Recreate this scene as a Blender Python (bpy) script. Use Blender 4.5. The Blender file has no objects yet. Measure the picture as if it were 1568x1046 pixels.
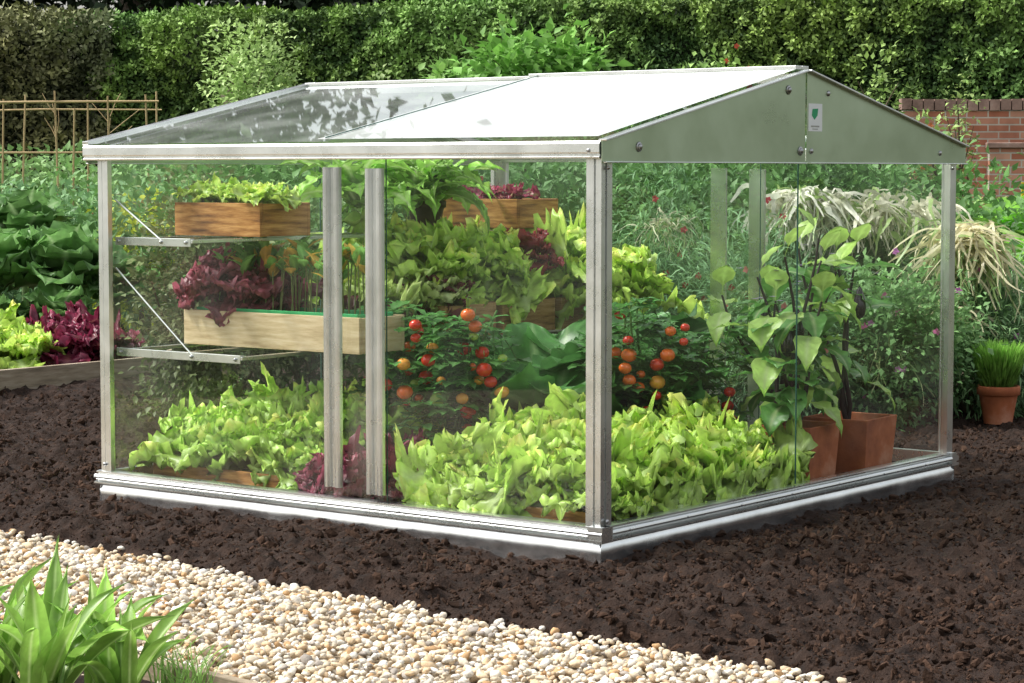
import bpy, math, random
import numpy as np
from mathutils import Vector, Matrix
rng=np.random.default_rng(7); random.seed(7)
sc=bpy.context.scene
H=1.16
TH=math.radians(52.7); cT,sT=math.cos(TH),math.sin(TH)
GX,GY=0.2616,6.79
def G(x,y,z=0): return np.array([GX+cT*x-sT*y, GY+sT*x+cT*y, z])

# ---------------------------------------------------------------- helpers
def hsh(i,j,k):
    with np.errstate(over='ignore'):
        n=(i*73856093)^(j*19349663)^(k*83492791)
        n=n&0x7fffffff
        n=(n*((n*n*15731)&0x7fffffff)+1376312589)&0x7fffffff
    return n/float(0x7fffffff)
def vnoise(p):
    p=np.asarray(p,dtype=float); f=np.floor(p).astype(np.int64); t=p-f; t=t*t*(3-2*t)
    r=0
    for a in (0,1):
        for b in (0,1):
            for c in (0,1):
                w=(t[:,0] if a else 1-t[:,0])*(t[:,1] if b else 1-t[:,1])*(t[:,2] if c else 1-t[:,2])
                r=r+w*hsh(f[:,0]+a,f[:,1]+b,f[:,2]+c)
    return r
def fbm(p,o=4,g=.5):
    a=1;s=0;n=0;p=np.array(p,dtype=float)
    for i in range(o):
        s=s+a*vnoise(p+i*17.3); n+=a; a*=g; p=p*2.03
    return s/n
class Acc:
    def __init__(s): s.v=[];s.l=[];s.t=[];s.c=[];s.n=0
    def add(s,v,f,c):
        v=np.asarray(v,dtype=float).reshape(-1,3); f=np.asarray(f,dtype=np.int64)
        c=np.asarray(c,dtype=float)
        if c.ndim==1: c=np.tile(c[:3],(len(v),1))
        s.v.append(v); s.l.append((f+s.n).ravel()); s.t.append(np.full(len(f),f.shape[1])); s.c.append(c); s.n+=len(v)
    def obj(s,name,mat,parent=None,smooth=True,origin=None):
        v=np.concatenate(s.v); l=np.concatenate(s.l); t=np.concatenate(s.t); c=np.concatenate(s.c)
        if mat.name in('leaf_green','fruit_skin'):   # plants inside the greenhouse stay behind the glass
            dx=v[:,0]-GX; dy=v[:,1]-GY; lx=cT*dx+sT*dy; ly=-sT*dx+cT*dy; mx,my=np.median(lx),np.median(ly)
            if 0<mx<2.29 and 0<my<2.144:
                def sq(q,hi): 
                    q=np.where(q<.05,.014+.036*np.exp((q-.05)/.036*.999)*1.0,q); return np.where(q>hi-.05,hi-.014-.036*np.exp((hi-.05-q)/.036),q)
                lx=sq(lx,2.29); ly=sq(ly,2.144)
                v[:,0]=GX+cT*lx-sT*ly; v[:,1]=GY+sT*lx+cT*ly
        if origin is not None: v=v-np.asarray(origin)
        me=bpy.data.meshes.new(name)
        me.vertices.add(len(v)); me.vertices.foreach_set('co',v.ravel())
        me.loops.add(len(l)); me.loops.foreach_set('vertex_index',l.astype(np.int32))
        me.polygons.add(len(t)); st=np.concatenate([[0],np.cumsum(t)[:-1]])
        me.polygons.foreach_set('loop_start',st.astype(np.int32))
        me.update(calc_edges=True)
        me.polygons.foreach_set('use_smooth',np.full(len(t),smooth))
        at=me.attributes.new('Col','FLOAT_COLOR','POINT')
        at.data.foreach_set('color',np.hstack([np.clip(c,0,1),np.ones((len(c),1))]).ravel())
        me.materials.append(mat)
        o=bpy.data.objects.new(name,me); sc.collection.objects.link(o)
        if origin is not None: o.location=origin
        if parent: o.parent=parent
        return o
def scatter(acc,tv,tf,pos,scale,R,col):
    n=len(pos); k=len(tv)
    scale=np.asarray(scale,dtype=float)
    if scale.ndim==1: scale=scale[:,None]
    V=tv[None]*scale[:,None,:]
    V=np.einsum('nij,nkj->nki',R,V)+pos[:,None,:]
    F=(np.asarray(tf)[None]+ (np.arange(n)*k)[:,None,None]).reshape(-1,len(tf[0]))
    acc.add(V.reshape(-1,3),F,np.repeat(col,k,axis=0))
def nrm(a): return a/np.maximum(np.linalg.norm(a,axis=-1,keepdims=True),1e-9)
def frames(N):
    N=nrm(N); r=nrm(rng.normal(size=N.shape)); X=nrm(r-(r*N).sum(1,keepdims=True)*N); Y=np.cross(N,X)
    return np.stack([X,Y,N],axis=2)
def frames_dir(X,up):
    X=nrm(X); Z=nrm(up-(up*X).sum(1,keepdims=True)*X); Y=np.cross(Z,X)
    return np.stack([X,Y,Z],axis=2)
KV=np.array([[0,0,0],[.45,.27,.07],[1,0,-.1],[.45,-.27,.07]]); KF=[[0,3,2,1]]
LV=np.array([[0,0,0],[.4,.3,.1],[.4,-.3,.1],[.45,0,0],[1,0,-.15]]); LF=[[0,2,3],[0,3,1],[3,2,4],[3,4,1]]
NV=np.array([[0,0,0],[.5,.06,.02],[1,0,-.15],[.5,-.06,.02]]); 
def ico(sub):
    import bmesh
    b=bmesh.new(); bmesh.ops.create_icosphere(b,subdivisions=sub,radius=1)
    v=np.array([x.co[:] for x in b.verts]); f=[[x.index for x in q.verts] for q in b.faces]; b.free(); return v,f
I1=ico(1); I2=ico(2); I3=ico(3)
def tube(acc,pts,rad,col,n=6):
    pts=np.asarray(pts,dtype=float); m=len(pts); rad=np.broadcast_to(rad,(m,))
    d=np.gradient(pts,axis=0); d=nrm(d); ref=np.array([0.13,.31,1.0]); 
    if abs(d[0]@nrm(ref))>.95: ref=np.array([1.,.2,0])
    A=nrm(np.cross(d,ref)); B=np.cross(d,A)
    th=np.linspace(0,2*np.pi,n,endpoint=False)
    V=pts[:,None]+rad[:,None,None]*(np.cos(th)[None,:,None]*A[:,None]+np.sin(th)[None,:,None]*B[:,None])
    F=[[i*n+j,i*n+(j+1)%n,(i+1)*n+(j+1)%n,(i+1)*n+j] for i in range(m-1) for j in range(n)]
    acc.add(V.reshape(-1,3),F,col)
    acc.add(np.vstack([V[-1],pts[-1:]]),[[j,(j+1)%n,n] for j in range(n)],col)
PROF={'lettuce':([0,.12,.3,.5,.75,.92,1],[.14,.20,.50,.85,1,.90,.62]),
'ovate':([0,.05,.2,.42,.7,.9,1],[.04,.12,.8,1,.7,.28,.02]),
'petiole':([0,.3,.34,.45,.62,.82,.94,1],[.03,.03,.12,.8,1,.68,.3,.02]),
'strap':([0,.3,.6,.85,1],[.6,.9,1,.7,.03]),
'cabbage':([0,.1,.3,.6,.85,1],[.12,.16,.7,1,.85,.4]),
'kale':([0,.18,.3,.5,.75,.92,1],[.05,.08,.55,1,.85,.4,.05]),
'grass':([0,.5,.9,1],[1,.8,.4,.05])}
def leaf(acc,o,az,L,W,a0,droop,prof='lettuce',nu=14,nv=9,ruf=.1,rf=4,cup=.2,col=(.3,.5,.08),mid=None,lobes=0.,twist=0.,frill=False):
    u=np.linspace(0,1,nu); v=np.linspace(-1,1,nv)
    if frill: v=np.sign(v)*np.abs(v)**.7
    ang=a0-droop*u**1.3; du=1/(nu-1)
    sx=np.concatenate([[0],np.cumsum(np.cos(ang[:-1]))])*L*du
    sz=np.concatenate([[0],np.cumsum(np.sin(ang[:-1]))])*L*du
    w=np.interp(u,*PROF[prof])*W
    U,V=np.meshgrid(u,v,indexing='ij'); ph=rng.uniform(0,6.28,6)
    side=np.where(V<0,ph[0],ph[1]); A=np.abs(V)
    lob=1+lobes*np.sin(2*np.pi*rf*U+side)*A
    yy=w[:,None]*V*lob
    ws=np.minimum(1,w[:,None]/W*1.3)
    if frill:
        env=A**1.6+.9*np.clip((U-.75)/.25,0,1)*(1-A**1.6)
        no=cup*w[:,None]*A**2+ruf*W*ws*env*(np.sin(2*np.pi*rf*1.3*U+side*1.7+2.2*V)+.7*np.sin(2*np.pi*rf*2.4*U+ph[2]*(1+(V<0))+5*V)+.55*np.sin(11*V+ph[3]+13*U))
        no=no+.13*W*ws*env**2*np.sin(2*np.pi*8.5*U+side*3+14*V)
        no=no+.04*W*np.sin(23*U+6*V+ph[4])*np.sin(12*V+ph[5])
        yy=yy+w[:,None]*.15*env*np.sign(V)*np.sin(2*np.pi*8*U+side)
        back=-.20*L*A**2.2*U**3+.05*L*np.sin(8*V+ph[4])*U**5+.045*L*np.sin(19*V+ph[5])*U**5
    else:
        no=cup*w[:,None]*A**2+ruf*W*A**1.6*(np.sin(2*np.pi*rf*1.6*U+side*1.7)+.5*np.sin(2*np.pi*rf*3.1*U+ph[2]+V*2))*ws
        back=-.10*L*V**2*U
    an=ang[:,None]
    X=sx[:,None]+back*np.cos(an)-np.sin(an)*no
    Z=sz[:,None]+back*np.sin(an)+np.cos(an)*no
    t=twist*U; Y=yy*np.cos(t); Z=Z+yy*np.sin(t)
    ca,sa=math.cos(az),math.sin(az)
    P=np.stack([X*ca-Y*sa,X*sa+Y*ca,Z],axis=2).reshape(-1,3)+np.asarray(o)
    idx=np.arange(nu*nv).reshape(nu,nv)
    F=np.stack([idx[:-1,:-1],idx[1:,:-1],idx[1:,1:],idx[:-1,1:]],axis=2).reshape(-1,4)
    col=np.array(col)*rng.uniform(.82,1.15)
    mid=np.array(mid) if mid is not None else col*1.25+.04
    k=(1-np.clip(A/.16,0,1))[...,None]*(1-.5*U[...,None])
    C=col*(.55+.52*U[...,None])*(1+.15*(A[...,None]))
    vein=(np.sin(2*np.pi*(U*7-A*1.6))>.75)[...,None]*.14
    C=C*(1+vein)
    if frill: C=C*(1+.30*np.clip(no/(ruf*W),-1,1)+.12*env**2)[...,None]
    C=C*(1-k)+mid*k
    acc.add(P,F,C.reshape(-1,3))

# ---------------------------------------------------------------- materials
def newmat(name):
    m=bpy.data.materials.new(name); m.use_nodes=True; nt=m.node_tree
    for n in list(nt.nodes): nt.nodes.remove(n)
    out=nt.nodes.new('ShaderNodeOutputMaterial'); return m,nt,out
def N(nt,t,**k):
    n=nt.nodes.new(t)
    for a,b in k.items():
        if a in n.inputs.keys(): n.inputs[a].default_value=b
        else: setattr(n,a,b)
    return n
def mat_vcol(name,rough=.5,trans=.3,spec=.35,var=.3,vs=30.,bump=.0,bs=80.):
    m,nt,out=newmat(name); L=nt.links.new
    at=N(nt,'ShaderNodeAttribute'); at.attribute_name='Col'
    tc=N(nt,'ShaderNodeTexCoord'); nz=N(nt,'ShaderNodeTexNoise',Scale=vs,Detail=3.)
    L(tc.outputs['Object'],nz.inputs['Vector'])
    mr=N(nt,'ShaderNodeMapRange'); mr.inputs['To Min'].default_value=1-var; mr.inputs['To Max'].default_value=1+var
    mr.inputs['From Min'].default_value=.25; mr.inputs['From Max'].default_value=.75
    L(nz.outputs['Fac'],mr.inputs['Value'])
    mx=N(nt,'ShaderNodeVectorMath',operation='SCALE'); L(at.outputs['Color'],mx.inputs[0]); L(mr.outputs[0],mx.inputs['Scale'])
    p=N(nt,'ShaderNodeBsdfPrincipled',Roughness=rough); p.inputs['Specular IOR Level'].default_value=spec
    L(mx.outputs[0],p.inputs['Base Color'])
    if bump>0:
        n2=N(nt,'ShaderNodeTexNoise',Scale=bs,Detail=4.); L(tc.outputs['Object'],n2.inputs['Vector'])
        b=N(nt,'ShaderNodeBump',Strength=bump,Distance=.01); L(n2.outputs['Fac'],b.inputs['Height']); L(b.outputs[0],p.inputs['Normal'])
    if trans>0:
        t=N(nt,'ShaderNodeBsdfTranslucent'); ms=N(nt,'ShaderNodeMixShader'); ms.inputs[0].default_value=trans
        L(mx.outputs[0],t.inputs['Color']); L(p.outputs[0],ms.inputs[1]); L(t.outputs[0],ms.inputs[2]); L(ms.outputs[0],out.inputs[0])
    else: L(p.outputs[0],out.inputs[0])
    return m
M_leaf=mat_vcol('leaf_green',.36,.38,.5,var=.22)
M_fol=mat_vcol('foliage',.5,.25,.3,var=.35,vs=3.)
M_far=mat_vcol('far_foliage',.6,0,.25,var=.3,vs=3.)
M_stone=mat_vcol('gravel_stones',.75,0,.2,var=.18,vs=120.,bump=.2,bs=200.)
M_clod=mat_vcol('soil_clods',.95,0,.1,var=.35,vs=60.,bump=.5,bs=150.)
M_fruit=mat_vcol('fruit_skin',.16,0,.6,var=.1,vs=20.)
M_bark=mat_vcol('bark',.85,0,.2,var=.4,vs=15.,bump=.5,bs=60.)
def mat_ramp(name,cols,scale,rough=.8,bump=.3,bs=60.,dist=.01,metal=0.,spec=.3,stretch=(1,1,1),detail=6.,coord='Object',rvar=0.):
    m,nt,out=newmat(name); L=nt.links.new
    tc=N(nt,'ShaderNodeTexCoord'); mp=N(nt,'ShaderNodeMapping'); mp.inputs['Scale'].default_value=stretch
    L(tc.outputs[coord],mp.inputs['Vector'])
    nz=N(nt,'ShaderNodeTexNoise',Scale=scale,Detail=detail,Roughness=.62); L(mp.outputs[0],nz.inputs['Vector'])
    cr=N(nt,'ShaderNodeValToRGB'); e=cr.color_ramp.elements
    while len(e)<len(cols): e.new(.5)
    for i,(p,c) in enumerate(cols): e[i].position=p; e[i].color=(*c,1)
    L(nz.outputs['Fac'],cr.inputs[0])
    p=N(nt,'ShaderNodeBsdfPrincipled',Roughness=rough,Metallic=metal); p.inputs['Specular IOR Level'].default_value=spec
    L(cr.outputs[0],p.inputs['Base Color'])
    n2=N(nt,'ShaderNodeTexNoise',Scale=bs,Detail=5.,Roughness=.65); L(mp.outputs[0],n2.inputs['Vector'])
    if rvar>0:
        mr=N(nt,'ShaderNodeMapRange'); mr.inputs['From Min'].default_value=.3; mr.inputs['From Max'].default_value=.7; mr.inputs['To Min'].default_value=rough-rvar; mr.inputs['To Max'].default_value=rough+rvar
        L(nz.outputs['Fac'],mr.inputs['Value']); L(mr.outputs[0],p.inputs['Roughness'])
    b=N(nt,'ShaderNodeBump',Strength=bump,Distance=dist); L(n2.outputs['Fac'],b.inputs['Height']); L(b.outputs[0],p.inputs['Normal'])
    L(p.outputs[0],out.inputs[0]); return m
M_soil=mat_ramp('soil',[(.3,(.011,.006,.004)),(.55,(.031,.0165,.0105)),(.8,(.060,.034,.023))],22,.95,1.,90,.014)
M_ground=mat_ramp('garden_ground',[(.3,(.03,.04,.012)),(.6,(.06,.07,.02)),(.8,(.10,.09,.05))],1.5,.95,.6,20,.03)
M_gsand=mat_ramp('gravel_bed',[(.3,(.2,.15,.09)),(.6,(.4,.32,.22)),(.8,(.6,.52,.4))],70,.9,.8,120,.01)
M_alu=mat_ramp('aluminium',[(.3,(.68,.70,.69)),(.55,(.78,.80,.79)),(.75,(.86,.88,.87))],5,.28,.05,90,.0015,metal=.94,spec=.5,rvar=.06)
M_galv=mat_ramp('mill_aluminium_panel',[(.3,(.42,.52,.36)),(.6,(.50,.60,.44)),(.8,(.58,.67,.52))],3.5,.34,.05,60,.002,metal=.88,spec=.5,rvar=.08)
M_skirt=mat_ramp('galvanised_skirt',[(.35,(.70,.72,.73)),(.5,(.80,.82,.83)),(.65,(.90,.92,.92))],6,.22,.06,40,.003,metal=.95,spec=.5,rvar=.06)
M_wood=mat_ramp('wood_weathered',[(.3,(.12,.06,.026)),(.5,(.36,.20,.08)),(.7,(.52,.32,.16))],7,.75,.35,20,.004,stretch=(1,1,9))
M_woodr=mat_ramp('wood_orange',[(.32,(.10,.035,.012)),(.5,(.40,.18,.05)),(.66,(.62,.34,.12))],6,.6,.3,20,.004,stretch=(1,1,9))
M_woodp=mat_ramp('wood_pale',[(.3,(.42,.30,.16)),(.5,(.62,.48,.29)),(.7,(.74,.61,.42))],6,.7,.25,20,.003,stretch=(1,1,10))
M_terra=mat_ramp('terracotta',[(.3,(.22,.06,.026)),(.5,(.42,.13,.055)),(.7,(.58,.29,.19))],5,.8,.25,60,.004)
M_bolt=mat_ramp('steel_bolt',[(.3,(.3,.3,.3)),(.7,(.5,.5,.5))],20,.3,.05,50,.001,metal=1.)
M_cane=mat_ramp('cane',[(.3,(.35,.24,.12)),(.7,(.5,.38,.2))],8,.7,.2,30,.003)
M_tray=mat_ramp('plastic_tray',[(.3,(.04,.35,.12)),(.7,(.06,.45,.16))],8,.4,.05,30,.001)
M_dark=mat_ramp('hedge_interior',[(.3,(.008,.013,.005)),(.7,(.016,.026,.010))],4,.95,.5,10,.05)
M_stick=mat_ramp('label_white',[(.3,(.75,.77,.76)),(.7,(.8,.82,.8))],8,.5,.02,30,.001)
M_stickg=mat_ramp('label_green',[(.3,(.02,.3,.12)),(.7,(.03,.36,.15))],8,.5,.02,30,.001)
M_edge=mat_ramp('glass_edge',[(.3,(.03,.09,.07)),(.7,(.05,.12,.09))],8,.2,.02,30,.001)
def mat_glass(name,r0,tint=(.96,.985,.965),gain=1.0,dirt_haze=.03,haze_min=0.):
    m,nt,out=newmat(name); L=nt.links.new
    g=N(nt,'ShaderNodeNewGeometry'); dp=N(nt,'ShaderNodeVectorMath',operation='DOT_PRODUCT'); L(g.outputs['Incoming'],dp.inputs[0]); L(g.outputs['Normal'],dp.inputs[1])
    ab=N(nt,'ShaderNodeMath',operation='ABSOLUTE'); L(dp.outputs['Value'],ab.inputs[0])
    om=N(nt,'ShaderNodeMath',operation='SUBTRACT'); om.inputs[0].default_value=1.; L(ab.outputs[0],om.inputs[1])
    pw=N(nt,'ShaderNodeMath',operation='POWER'); pw.inputs[1].default_value=5.; L(om.outputs[0],pw.inputs[0])
    mm=N(nt,'ShaderNodeMath',operation='MULTIPLY_ADD'); mm.inputs[1].default_value=gain*(1-r0); mm.inputs[2].default_value=r0; mm.use_clamp=True
    L(pw.outputs[0],mm.inputs[0])
    tr=N(nt,'ShaderNodeBsdfTransparent'); tr.inputs[0].default_value=(*tint,1)
    gl=N(nt,'ShaderNodeBsdfGlossy',Roughness=.015); gl.inputs['Color'].default_value=(.97,1,.98,1)
    ms=N(nt,'ShaderNodeMixShader'); L(mm.outputs[0],ms.inputs[0]); L(tr.outputs[0],ms.inputs[1]); L(gl.outputs[0],ms.inputs[2])
    df=N(nt,'ShaderNodeBsdfDiffuse'); df.inputs[0].default_value=(.84,.87,.85,1)
    tc=N(nt,'ShaderNodeTexCoord'); nz=N(nt,'ShaderNodeTexNoise',Scale=4.,Detail=6.); L(tc.outputs['Object'],nz.inputs['Vector'])
    mr=N(nt,'ShaderNodeMapRange'); mr.inputs['From Min'].default_value=.4; mr.inputs['From Max'].default_value=.8; mr.inputs['To Min'].default_value=haze_min; mr.inputs['To Max'].default_value=haze_min+dirt_haze*2
    L(nz.outputs['Fac'],mr.inputs['Value'])
    m2=N(nt,'ShaderNodeMixShader'); L(mr.outputs[0],m2.inputs[0]); L(ms.outputs[0],m2.inputs[1]); L(df.outputs[0],m2.inputs[2])
    L(m2.outputs[0],out.inputs[0]); return m
M_glass=mat_glass('clear_glass',.05,gain=.95,dirt_haze=.016)
M_roof=mat_glass('roof_glass',.10,gain=1.2,dirt_haze=.07,haze_min=.04)
M_roofsheen=mat_glass('painted_sheen_roof_glass',.08,gain=1.3,dirt_haze=.1,haze_min=.30)  # diffuse white mixed into the pane stands in for the sky's reflection

# ---------------------------------------------------------------- object helpers
def empty(name,loc=(0,0,0),rz=0):
    o=bpy.data.objects.new(name,None); o.location=loc; o.rotation_euler=(0,0,rz); o.empty_display_size=.1
    sc.collection.objects.link(o); return o
def polymesh(name,verts,faces,mat,parent=None,bevel=0.,smooth=False):
    me=bpy.data.meshes.new(name); me.from_pydata([tuple(map(float,v)) for v in verts],[],faces); me.update()
    me.materials.append(mat); o=bpy.data.objects.new(name,me); sc.collection.objects.link(o)
    if parent: o.parent=parent
    if bevel>0:
        b=o.modifiers.new('bevel','BEVEL'); b.width=bevel; b.segments=2; b.limit_method='ANGLE'
    if smooth:
        for p in me.polygons: p.use_smooth=True
    return o
BF=[[0,3,2,1],[4,5,6,7],[0,1,5,4],[1,2,6,5],[2,3,7,6],[3,0,4,7]]
def box(name,a,b,mat,parent=None,bevel=.0015):
    x0,y0,z0=a;x1,y1,z1=b
    v=[(x0,y0,z0),(x1,y0,z0),(x1,y1,z0),(x0,y1,z0),(x0,y0,z1),(x1,y0,z1),(x1,y1,z1),(x0,y1,z1)]
    return polymesh(name,v,BF,mat,parent,bevel)
def bar(name,p,q,w,h,mat,parent=None,up=(0,0,1),bevel=.0012):
    p=np.array(p,float);q=np.array(q,float);d=nrm(q-p);up=np.array(up,float);s=nrm(np.cross(d,up));u=np.cross(s,d)
    v=[]
    for e in (p,q):
        for a,b in ((-1,-1),(1,-1),(1,1),(-1,1)): v.append(e+s*a*w/2+u*b*h/2)
    return polymesh(name,v,[[0,1,2,3],[7,6,5,4],[0,4,5,1],[1,5,6,2],[2,6,7,3],[3,7,4,0]],mat,parent,bevel)
def extr(name,poly,axis,a,b,mat,parent,bevel=.0):
    n=len(poly); v=[]
    for t in (a,b):
        for p in poly:
            v.append((p[0],t,p[1]) if axis=='y' else (p[0],p[1],t) if axis=='z' else (t,p[0],p[1]))
    f=[list(range(n))[::-1],list(range(n,2*n))]+[[i,(i+1)%n,n+(i+1)%n,n+i] for i in range(n)]
    o=polymesh(name,v,f,mat,parent,bevel)
    import bmesh
    bm=bmesh.new(); bm.from_mesh(o.data); bmesh.ops.recalc_face_normals(bm,faces=bm.faces); bm.to_mesh(o.data); bm.free()
    return o

# ---------------------------------------------------------------- terrain
polymesh('ground',[(-150,-60,-.075),(150,-60,-.075),(150,200,-.075),(-150,200,-.075)],[[0,1,2,3]],M_ground)
A0=np.array([-1.66,7.50]); Nn=np.array([-.6805,-.7328])
def sd(x,y):
    p=np.stack([x*1.3,y*1.3,x*0],1); q=np.stack([x*9,y*9,x*0+5],1)
    return (x-A0[0])*Nn[0]+(y-A0[1])*Nn[1]-.01+.10*(fbm(p,2)-.5)+.06*(fbm(q,2)-.5)
def grid(name,x0,x1,y0,y1,st,zf,mat):
    xs=np.arange(x0,x1+st,st); ys=np.arange(y0,y1+st,st); X,Y=np.meshgrid(xs,ys,indexing='ij')
    Z=zf(X.ravel(),Y.ravel()); a=Acc(); idx=np.arange(X.size).reshape(X.shape)
    F=np.stack([idx[:-1,:-1],idx[1:,:-1],idx[1:,1:],idx[:-1,1:]],2).reshape(-1,4)
    a.add(np.stack([X.ravel(),Y.ravel(),Z],1),F,(.5,.5,.5)); return a.obj(name,mat)
def soilz(x,y):
    p=np.stack([x,y,x*0],1)
    n=(fbm(p*1.6,2)-.5)*.08+(fbm(p*6+3,3)-.5)*.065+np.maximum(0,fbm(p*24+9,3)-.43)*.085
    d=sd(x,y); t=np.clip((d+.12)/.2,0,1); t=t*t*(3-2*t)
    lx=cT*(x-GX)+sT*(y-GY); ly=-sT*(x-GX)+cT*(y-GY)
    e=np.maximum(np.maximum(-lx,lx-2.29),np.maximum(-ly,ly-2.144)); k=np.clip(.6+e*1.6,.25,1)
    heap=.018*np.exp(-(np.abs(e-.03)/.05)**2)*(fbm(p*3.5+40,2)*1.6-.40)
    return n*k-.012-.10*t+heap
grid('soil',-4.2,5.5,3.6,13.4,.015,soilz,M_soil)
grid('gravel_path',-5.5,3.2,1.5,11.5,.05,lambda x,y:-.045+.012*(fbm(np.stack([x*3,y*3,x*0],1),2)-.5)-.2*(sd(x,y)<-.22),M_gsand)
n=120000
yy=4.6+ (rng.random(n)**1.3)*7.6; xx=(rng.random(n)-.5)*2*(yy*.25+.15)
d=sd(xx,yy); keep=d<.02; lx=cT*(xx-GX)+sT*(yy-GY); ly=-sT*(xx-GX)+cT*(yy-GY)
keep&=~((lx>-.03)&(lx<2.33)&(ly>-.03)&(ly<2.18)); xx=xx[keep];yy=yy[keep]; n=len(xx)
cl_=fbm(np.stack([xx*4,yy*4,xx*0],1),2)
r=.0014+.0038*rng.random(n)**2.5+.012*rng.random(n)**16+.008*np.maximum(0,cl_-.52); z=soilz(xx,yy)+r*.2
base=np.array([.043,.025,.017])*rng.uniform(.4,1.6,(n,1))
a=Acc(); RR=frames(rng.normal(size=(n,3))); SS=np.stack([r*rng.uniform(.8,2.2,n),r*rng.uniform(.6,1.2,n),r*rng.uniform(.5,1,n)],1)
for s in range(4):
    m=(np.arange(n)%4)==s; tv=I1[0]*(1+.9*(vnoise(I1[0]*2.1+s*7.7+20)[:,None]-.5))
    scatter(a,tv,I1[1],np.stack([xx,yy,z],1)[m],SS[m],RR[m],base[m])
a.obj('soil_clods',M_clod,smooth=False)
# pebbles
n=60000
xx=rng.uniform(-2.4,1.5,n); yy=rng.uniform(3.9,8.6,n); d=sd(xx,yy)
keep=(d>.0+rng.exponential(.016,n)*-1)&(np.abs(xx)<yy*.25+.1); xx=xx[keep];yy=yy[keep];n=len(xx); print('pebbles',n)
r=rng.uniform(.0058,.0120,n); r[rng.random(n)<.12]*=1.4
z=-.040+rng.uniform(0,.024,n)
pal=np.array([[.63,.53,.39],[.74,.69,.60],[.58,.43,.27],[.66,.58,.46],[.34,.30,.26],[.48,.30,.15],[.82,.79,.73],[.62,.49,.33]])
pc=pal[rng.choice(8,n,p=[.22,.17,.13,.18,.08,.06,.07,.09])]*rng.uniform(.82,1.12,(n,1))
a=Acc(); R=frames(np.stack([rng.normal(0,.4,n),rng.normal(0,.4,n),np.ones(n)],1))
S=np.stack([r*rng.uniform(1,1.45,n),r*rng.uniform(.75,1.05,n),r*rng.uniform(.5,.75,n)],1)
for s in range(5):
    m=(np.arange(n)%5)==s
    off=vnoise(I2[0]*1.7+s*11.7); tv=I2[0]*(.62+.75*off)[:,None]
    scatter(a,tv,I2[1],np.stack([xx,yy,z],1)[m],S[m],R[m],pc[m])
a.obj('gravel',M_stone)

# ---------------------------------------------------------------- greenhouse
gh=empty('greenhouse',(GX,GY,0),TH)
W,Lg=2.29,2.144; ZE0,ZE1,ZR=1.197,1.248,1.490; RX=W/2
def railprof(sgn,o):
    P=[(.0,.058),(.020,.058),(.024,.062),(.024,.067),(.005,.070),(.005,.074),(.020,.076),(.024,.080),(.025,.085),(.024,.089),(.020,.093),(.003,.094),(.003,.098),(.012,.099),(.012,.104),(.0,.106),(-.03,.106),(-.03,.058)]
    return [(o+sgn*p[0],p[1]) for p in P]
extr('base_rail_front',railprof(-1,0),'y',-.022,Lg+.022,M_alu,gh)
extr('base_rail_back',railprof(1,W),'y',-.022,Lg+.022,M_alu,gh)
extr('base_rail_gable',railprof(-1,0),'x',.032,W-.032,M_alu,gh)
extr('base_rail_end',railprof(1,Lg),'x',.032,W-.032,M_alu,gh)
extr('corner_cap',[(.030,.058),(-.023,.058),(-.024,.106),(.030,.106)],'x',-.0235,.0325,M_alu,gh)
def skirt(name,p,q,outw):
    n=60; v=[];f=[]
    p=np.array(p,float);q=np.array(q,float);outw=np.array(outw,float)
    for i in range(n+1):
        c=p+(q-p)*i/n
        for (o,z) in ((.004,.060),(.006,.046),(.010,.040),(.007,.018),(.009+.003*math.sin(i*.9),-.05)):
            e=c+outw*(o+.0015*math.sin(i*.7)+.0008*rng.random()); v.append((e[0],e[1],z))
    for i in range(n):
        for j in range(4): f.append([i*5+j,(i+1)*5+j,(i+1)*5+j+1,i*5+j+1])
    polymesh(name,v,f,M_skirt,gh,smooth=True)
skirt('skirt_front',(0,-.01),(0,Lg+.01),(-1,0)); skirt('skirt_gable',(-.01,0),(W+.01,0),(0,-1))
skirt('skirt_back',(W,-.01),(W,Lg+.01),(1,0)); skirt('skirt_end',(-.01,Lg),(W+.01,Lg),(0,1))
def post(name,x,y,sx,sy):
    w=.052;t=.004;l=.014
    P=[(0,0),(w*.38,0),(w*.38,.006),(w*.48,.006),(w*.48,-.003),(w,-.003),(w,l),(w-t,l),(w-t,t+.006),(t+.006,t+.006),(t+.006,w-t),(l,w-t),(l,w),(-.003,w),(-.003,w*.48),(.006,w*.48),(.006,w*.38),(0,w*.38)]
    extr(name,[(x+sx*a,y+sy*b) for a,b in P],'z',.106,ZE0+.003,M_alu,gh)
post('post_front',-.004,-.004,1,1); post('post_left',-.004,Lg+.004,1,-1); post('post_right',W+.004,-.004,-1,1); post('post_back',W+.004,Lg+.004,-1,-1)
EP=[(0,0),(-.034,.0),(-.036,.004),(-.030,.009),(-.034,.014),(-.036,.018),(-.036,.044),(-.030,.051),(.0,.051),(.01,.045),(.01,0)]
extr('eave_front',[(a,ZE0+b) for a,b in EP],'y',-.018,Lg+.045,M_alu,gh)
extr('eave_back',[(W-a,ZE0+b) for a,b in EP],'y',-.018,Lg+.045,M_alu,gh)
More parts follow.
